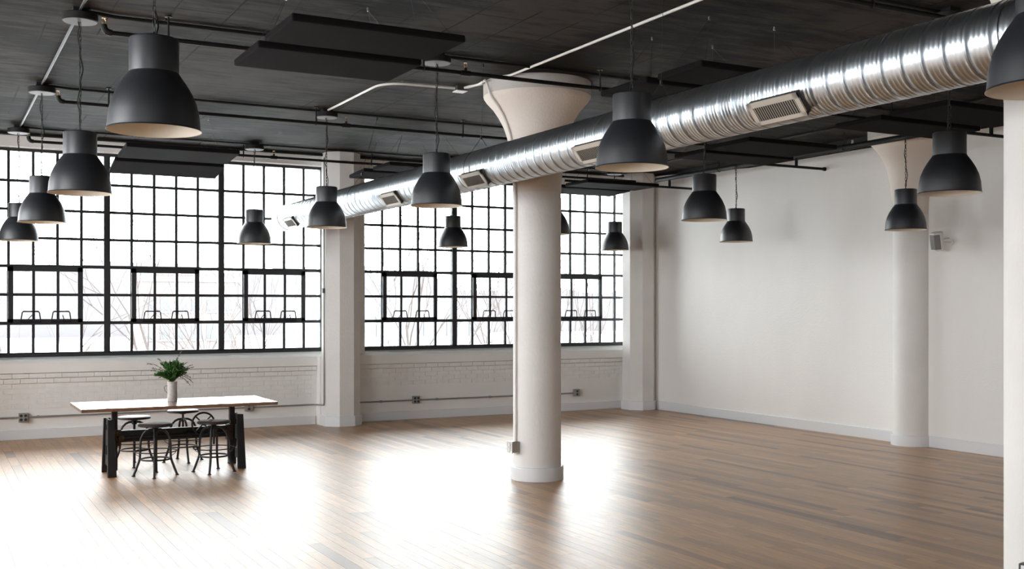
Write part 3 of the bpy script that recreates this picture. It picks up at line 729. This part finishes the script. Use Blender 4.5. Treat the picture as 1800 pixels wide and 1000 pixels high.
# the plate sits flat on the wall: world position (XE, 9.10, 2.57)
inv = (Matrix.Translation((10.90, 9.25, 2.565)) @ Matrix.Rotation(math.radians(-72), 4, 'Z')).inverted()
wp.matrix_local = inv @ Matrix.Translation((XE+.001, 9.20, 2.56)) @ Matrix.Rotation(-PI/2, 4, 'Y')
p_end = inv @ Vector((XE-.015, 9.20, 2.56))
MB().tube([(0, .06, 0), (p_end+Vector((0, 0, 0)))*0.55+Vector((0, .06, 0))*.45, p_end], .013, 8).build('bracket_arm', M['plastic'], sp, 'auto')

# ------------------------------------------------------------------ table
TX, TY, TZ = 2.355, 12.07, .735
tb = thing('crank_table', 'long industrial table with wooden top on cast iron crank trestles', 'table', (TX, TY, 0))
top = MB().box(-1.0, 1.0, -.48, .48, TZ-.034, TZ).build('tabletop', M['tablewood'], tb); bezel(top, .004)
def trestle(sx):
    x = sx*.672
    # cast A-frame side in the YZ plane, two tapering flanged uprights with a pierced web
    o = MB()
    for s in (-1, 1):
        yb, yt = s*.215, s*.135
        o.add([(x-.045, yb-.022, 0), (x+.045, yb-.022, 0), (x+.045, yb+.022, 0), (x-.045, yb+.022, 0),
               (x-.035, yt-.018, .585), (x+.035, yt-.018, .585), (x+.035, yt+.018, .585), (x-.035, yt+.018, .585)],
              [(0,3,2,1),(4,5,6,7),(0,1,5,4),(1,2,6,5),(2,3,7,6),(3,0,4,7)])
    o = bezel(o.build('side_casting', M['iron'], tb), .004)
    wx = x+sx*.008
    wb = MB()
    def webz(z): return .215-.08*z/.585
    for z0, z1 in ((.09, .20), (.30, .46), (.52, .585)):
        wb.add([(wx-.008, -webz(z0), z0), (wx+.008, -webz(z0), z0), (wx+.008, webz(z0), z0), (wx-.008, webz(z0), z0),
                (wx-.008, -webz(z1), z1), (wx+.008, -webz(z1), z1), (wx+.008, webz(z1), z1), (wx-.008, webz(z1), z1)],
               [(0,3,2,1),(4,5,6,7),(0,1,5,4),(1,2,6,5),(2,3,7,6),(3,0,4,7)])
    for s in (-1, 1):
        wb.add([(wx-.006, s*webz(.1), .1), (wx+.006, s*webz(.1), .1), (wx+.006, s*(webz(.1)-.09), .1), (wx-.006, s*(webz(.1)-.09), .1),
                (wx-.006, s*webz(.5), .56), (wx+.006, s*webz(.5), .56), (wx+.006, s*(webz(.5)-.075), .56), (wx-.006, s*(webz(.5)-.075), .56)],
               [(0,3,2,1),(4,5,6,7),(0,1,5,4),(1,2,6,5),(2,3,7,6),(3,0,4,7)])
    wb.build('pierced_web', M['iron'], tb)
    px_ = x-sx*.055
    bezel(MB().box(px_-.028, px_+.028, -.03, .03, .04, TZ-.045).build('telescopic_post', M['iron'], tb), .004)
    MB().box(px_-.03 if sx < 0 else px_-.14, px_+.14 if sx < 0 else px_+.03, -.30, .30, TZ-.052, TZ-.033).build('top_bracket', M['iron'], tb)
    g = MB().box(px_-sx*.03-.03, px_-sx*.03+.03, -.055, .055, .30, .47)
    for z in (.33, .44): g.tube([(px_-sx*.03, -.075, z), (px_-sx*.03, -.05, z)], .014, 8)
    g.tube([(px_-sx*.06, -.075, .385), (px_-sx*.06, .075, .385)], .03, 14)
    g.build('gear_box', M['rust'], tb, 'auto')
trestle(-1); trestle(1)
o = MB().box(-.60, .60, -.035, .035, .435, .458).box(-.60, .60, -.012, .012, .355, .44).box(-.60, .60, -.03, .03, .335, .36)
bezel(o.build('cross_beam', M['iron'], tb), .003)
o = MB().tube([(-.60, -.048, .385), (.60, -.048, .385)], .017, 10).tube([(.12, -.048, .385), (.17, -.048, .385)], .035, 12).tube([(.135, -.048, .385), (.155, -.048, .385)], .045, 12)
o.build('crank_shaft', M['iron'], tb, 'auto')
hw = MB(); hc = (.285, -.10, .495)
hw.torus(hc, .120, .0105, 'y', 36, 8)
for k in range(4):
    a = PI/4+k*PI/2; hw.tube([(hc[0], hc[1], hc[2]), (hc[0]+.118*math.cos(a), hc[1], hc[2]+.118*math.sin(a))], .008, 6)
hw.tube([(hc[0], -.125, hc[2]), (hc[0], -.03, hc[2])], .02, 12)
hw.build('hand_wheel', M['iron'], tb, 'auto')

# ------------------------------------------------------------------ stools
def make_stool(x, y, h, rz, label, seatrot=0):
    t = thing('screw_stool', label, 'stool', (x, y, 0), rz, 'round industrial stools at the table')
    s = MB().lathe([(.001, h-.026), (.150, h-.026), (.168, h-.024), (.172, h-.016), (.172, h-.008), (.166, h-.002), (.15, h), (.001, h-.001)], 40).build('seat', M['stoolwood'], t, 'auto')
    MB().lathe([(.168, h-.030), (.1745, h-.028), (.1745, h-.010), (.172, h-.009)], 40).build('seat_rim', M['iron'], s, 'auto')
    hb = .485
    MB().tube([(0, 0, h-.028), (0, 0, .295)], .0125, 12).build('screw', M['iron'], t, 'auto')
    MB().lathe([(.001, h-.055), (.030, h-.05), (.07, h-.032), (.07, h-.025), (.001, h-.025)], 20).build('seat_flange', M['iron'], s, 'auto')
    MB().lathe([(.014, hb-.03), (.026, hb-.028), (.03, hb-.01), (.026, hb+.012), (.014, hb+.014)], 16).build('hub', M['iron'], t, 'auto')
    for k in range(4):
        a = PI/4+k*PI/2; c, s_ = math.cos(a), math.sin(a)
        prof = [(.018, hb), (.055, hb-.003), (.09, hb-.018), (.122, hb-.05), (.142, hb-.095), (.149, hb-.15), (.152, .24), (.154, .185), (.163, .15), (.19, .075), (.216, .008)]
        lg = MB().tube([(r*c, r*s_, z) for r, z in prof], .0125, 8).build('leg', M['iron'], t, 'auto')
        MB().lathe([(.012, .012), (.020, .008), (.021, 0), (.001, 0)], 12, (.217*c, .217*s_, 0)).build('foot', M['iron'], lg, 'auto')
        cl = MB().tube([(.158*c, .158*s_, .205), (.195*c, .195*s_, .228), (.214*c, .214*s_, .262)], .0035, 5)
        cl.torus((.215*c, .215*s_, .262), .009, .003, 'z', 10, 5); cl.build('ring_hook', M['iron'], lg, 'auto')
    MB().torus((0, 0, .175), .148, .009, 'z', 40, 8).build('lower_ring', M['iron'], t, 'auto')
    MB().torus((0, 0, .258), .212, .0062, 'z', 44, 6).build('footrest_ring', M['iron'], t, 'auto')
    return t
make_stool(2.10, 11.76, .548, math.radians(32), 'dark wood screw stool at front left of the table')
make_stool(2.70, 11.74, .55, math.radians(20), 'dark wood screw stool at front right beside the hand wheel')
make_stool(2.03, 12.64, .548, math.radians(35), 'screw stool with gleaming seat behind the table at left')
make_stool(2.575, 12.72, .59, math.radians(50), 'screw stool with gleaming seat behind the table, the taller one in the middle')

# ------------------------------------------------------------------ vase with greenery
vx, vy = 2.36, 12.22
vs = thing('ceramic_jug', 'speckled grey stoneware jug on the middle of the table', 'jug', (vx, vy, TZ))
MB().lathe([(.001, 0), (.050, 0), (.054, .006), (.053, .05), (.051, .12), (.0505, .18), (.054, .213), (.050, .213), (.046, .18), (.046, .02), (.001, .015)], 28).build('body', M['ceramic'], vs, 'auto')
MB().tube([(-.049, 0, .165), (-.075, -.005, .17), (-.088, -.008, .15), (-.078, -.006, .115), (-.050, 0, .085)], .0025, 6).build('wire_handle', M['wire'], vs, 'auto')
pl = thing('plant_bouquet', 'leafy green sprigs standing in the stoneware jug', 'plant', (vx, vy, TZ+.02))
RR = random.Random(11)
lf = MB(); lp = MB(); st = MB()
def leaf(mb, p, d, L_, wd):
    d = d.normalized(); s = d.cross(Vector((RR.uniform(-1, 1), RR.uniform(-1, 1), RR.uniform(.2, 1)))).normalized(); nn = d.cross(s)*.15*L_
    mb.add([p, p+d*L_*.45+s*wd+nn, p+d*L_, p+d*L_*.45-s*wd+nn], [(0, 1, 2), (0, 2, 3)])
def sprig(dx, dy, hz, curl, dense, n=8, droop=0):
    p = Vector((RR.uniform(-.02, .02), RR.uniform(-.02, .02), .0)); pts = [p.copy(), Vector((dx*.05, dy*.05, .195))]
    tip = Vector((dx, dy, .2+hz)); m = Vector((dx*.35, dy*.35, .2+hz*.75+droop))
    pts += arc(pts[1], m, tip, 8)[1:]
    st.tube(pts, .002, 4)
    for i in range(2, len(pts)):
        a, b = pts[i-1], pts[i]
        for k in range(dense):
            q = a.lerp(b, RR.random()); dr = (b-a).normalized()+Vector((RR.uniform(-1, 1), RR.uniform(-1, 1), RR.uniform(-.7, .9)))*.9
            leaf(lf if n == 8 else lp, q, dr, RR.uniform(.025, .042) if n == 8 else RR.uniform(.015, .024), RR.uniform(.006, .011) if n == 8 else .005)
for k in range(52):
    a = RR.random()*2*PI; r = RR.uniform(.02, .19)
    sprig(r*math.cos(a), r*math.sin(a)*.8, RR.uniform(.08, .26)*(1-.4*r/.19), 0, 9)
ux, uy = CA, -SA     # image-right direction on the floor plan
for (s, hz, dr) in ((-.27, .19, .04), (-.235, .14, .03), (-.24, .11, .03), (-.16, .235, .02), (-.20, .06, .04), (-.02, .21, .0), (.05, .25, 0), (.105, .355, -.02), (.16, .20, .0), (.23, .17, .03), (.25, .15, .02), (.23, -.02, .14), (.20, -.05, .16), (.21, .03, .10), (-.14, .03, .06), (.12, .14, .02)):
    sprig(ux*s, uy*s+RR.uniform(-.05, .05), hz, 0, 5, 5, dr)
for mb_, nm, mm in ((lf, 'leaves', 'leaf'), (lp, 'small_leaves', 'leafpale'), (st, 'stems', 'stem')):
    o = mb_.build(nm, M[mm], pl); o['kind'] = 'stuff'

# ------------------------------------------------------------------ outside
GZ = -4.2
tag(MB().box(-160, 260, 17.0, 420, GZ-.5, GZ).build('ground', M['snow']), 'bright snowy ground outside beyond the windows', 'ground', kind='structure')
def tree(x, y, h, lean, seed, label, m='bark', spread=.55, r0=.09, depth=5):
    q = MB(); rr = random.Random(seed)
    def grow(p, d, L_, r, lv):
        pts = [p.copy()]; rad = [r]; n = 4
        for i in range(n):
            d = (d+Vector((rr.uniform(-1, 1), rr.uniform(-1, 1), rr.uniform(-.2, .5)))*.16).normalized()
            p = p+d*(L_/n); pts.append(p.copy()); rad.append(r*(1-.35*(i+1)/n))
        q.tube(pts, r, 5 if lv < 2 else 3, lv == 0, rad)
        if lv < depth:
            for k in range(3 if lv < 3 else 2):
                i = rr.randint(2, n) if k else n
                a = rr.random()*2*PI; side = d.orthogonal().normalized(); side = Matrix.Rotation(a, 3, d) @ side
                nd = (d+side*spread*rr.uniform(.6, 1.3)+Vector((0, 0, .12))).normalized()
                grow(pts[i], nd, L_*rr.uniform(.6, .8), rad[i]*.68, lv+1)
    grow(Vector((x, y, GZ-.05)), Vector((lean, 0, 1)).normalized(), h*.34, r0, 0)
    return tag(q.build('bare_tree', M[m], None, 'all'), label, 'tree', 'bare trees outside')
tree(2.3, 22.0, 9.5, -.12, 3, 'leaning bare tree outside the left part of the left window')
tree(4.1, 24.0, 10, .1, 5, 'bare tree outside the middle of the left window')
tree(.6, 21.8, 8.5, .1, 8, 'bare tree outside at the far left edge')
tree(6.6, 21.5, 9, -.22, 12, 'leaning bare tree outside the right bay of the left window')
tree(9.35, 24.5, 11, .02, 14, 'pale birch trunk outside the left bay of the right window', 'birch', .5, .13)
tree(9.0, 21.0, 9.5, .12, 17, 'forked bare tree outside the middle of the right window')
tree(12.2, 22.5, 9.5, -.1, 21, 'bare tree outside hidden partly by the round column')
tree(14.2, 22.0, 9, .12, 25, 'bare tree outside the right end of the right window')
tree(16.5, 26, 10, -.05, 28, 'far bare tree outside the right end of the right window')
tree(6.0, 30.0, 9, 0.08, 31, 'distant bare tree outside between the two windows')
# brick factory far beyond
bf = thing('brick_building', 'pale red brick factory seen through the left window', 'building', (33.0, 158.0, GZ))
MB().box(-6.6, 6.6, 0, 12, 0, 9.6).build('wall', M['extbrick'], bf)
MB().box(-7.4, 7.4, -.4, 12.4, 9.6, 10.3).build('roof', M['extwhite'], bf)
MB().box(-4.5, 1.5, 2, 8, 10.2, 12.2).build('penthouse', M['extbrick'], bf)
for zz in (1.4, 5.4):
    for k in range(6):
        o = MB().box(-6.3+k*2.15, -4.9+k*2.15, -.12, .02, zz, zz+2.0).build('window', M['extglass'], bf)
        MB().box(-5.65+k*2.15, -5.55+k*2.15, -.16, -.11, zz, zz+2.0).build('glazing_bar', M['extwhite'], o)
        MB().box(-6.45+k*2.15, -4.75+k*2.15, -.25, .0, zz-.25, zz).build('window_sill', M['extwhite'], bf)
pb = thing('pale_building', 'long pale building seen through the right bay of the left window', 'building', (37.0, 95.0, GZ))
MB().box(-6, 12, 0, 10, 0, 7).build('wall', M['extwhite'], pb)
MB().box(-6.4, 12.4, -.4, 10.4, 7, 7.6).build('roof', M['hill'], pb)
for k in range(7): MB().box(-5+k*2.4, -3.6+k*2.4, -.12, .02, 3.2, 5.0).build('window', M['extglass'], pb)
tw = thing('pale_tower', 'pale brick tower outside just left of the round column', 'building', (31.9, 58.0, GZ))
MB().box(-.55, .55, 0, 1.2, 0, 16).build('wall', M['extwhite'], tw)
MB().box(-.7, .7, -.15, 1.35, 16, 16.5).build('roof', M['extbrick'], tw)
for k in range(5): MB().box(-.3, .3, -.08, .02, 1.5+k*2.8, 2.9+k*2.8).build('window', M['extglass'], tw)
hl = MB(); rr = random.Random(4)
pts = [(-60+i*6, 1.2+rr.uniform(-.8, .9)+(2.6 if i < 28 else 0)) for i in range(56)]
n = len(pts)
hl.add([(x, 230, GZ) for x, z in pts]+[(x, 230+rr.uniform(-1, 1), GZ+7.5+z*1.7) for x, z in pts]+[(x, 260, GZ) for x, z in pts],
       [(i, i+1, n+i+1, n+i) for i in range(n-1)]+[(n+i, n+i+1, 2*n+i+1, 2*n+i) for i in range(n-1)])
tag(hl.build('tree_line', M['hill']), 'faint bluish tree line on the horizon outside', 'trees', kind='stuff')
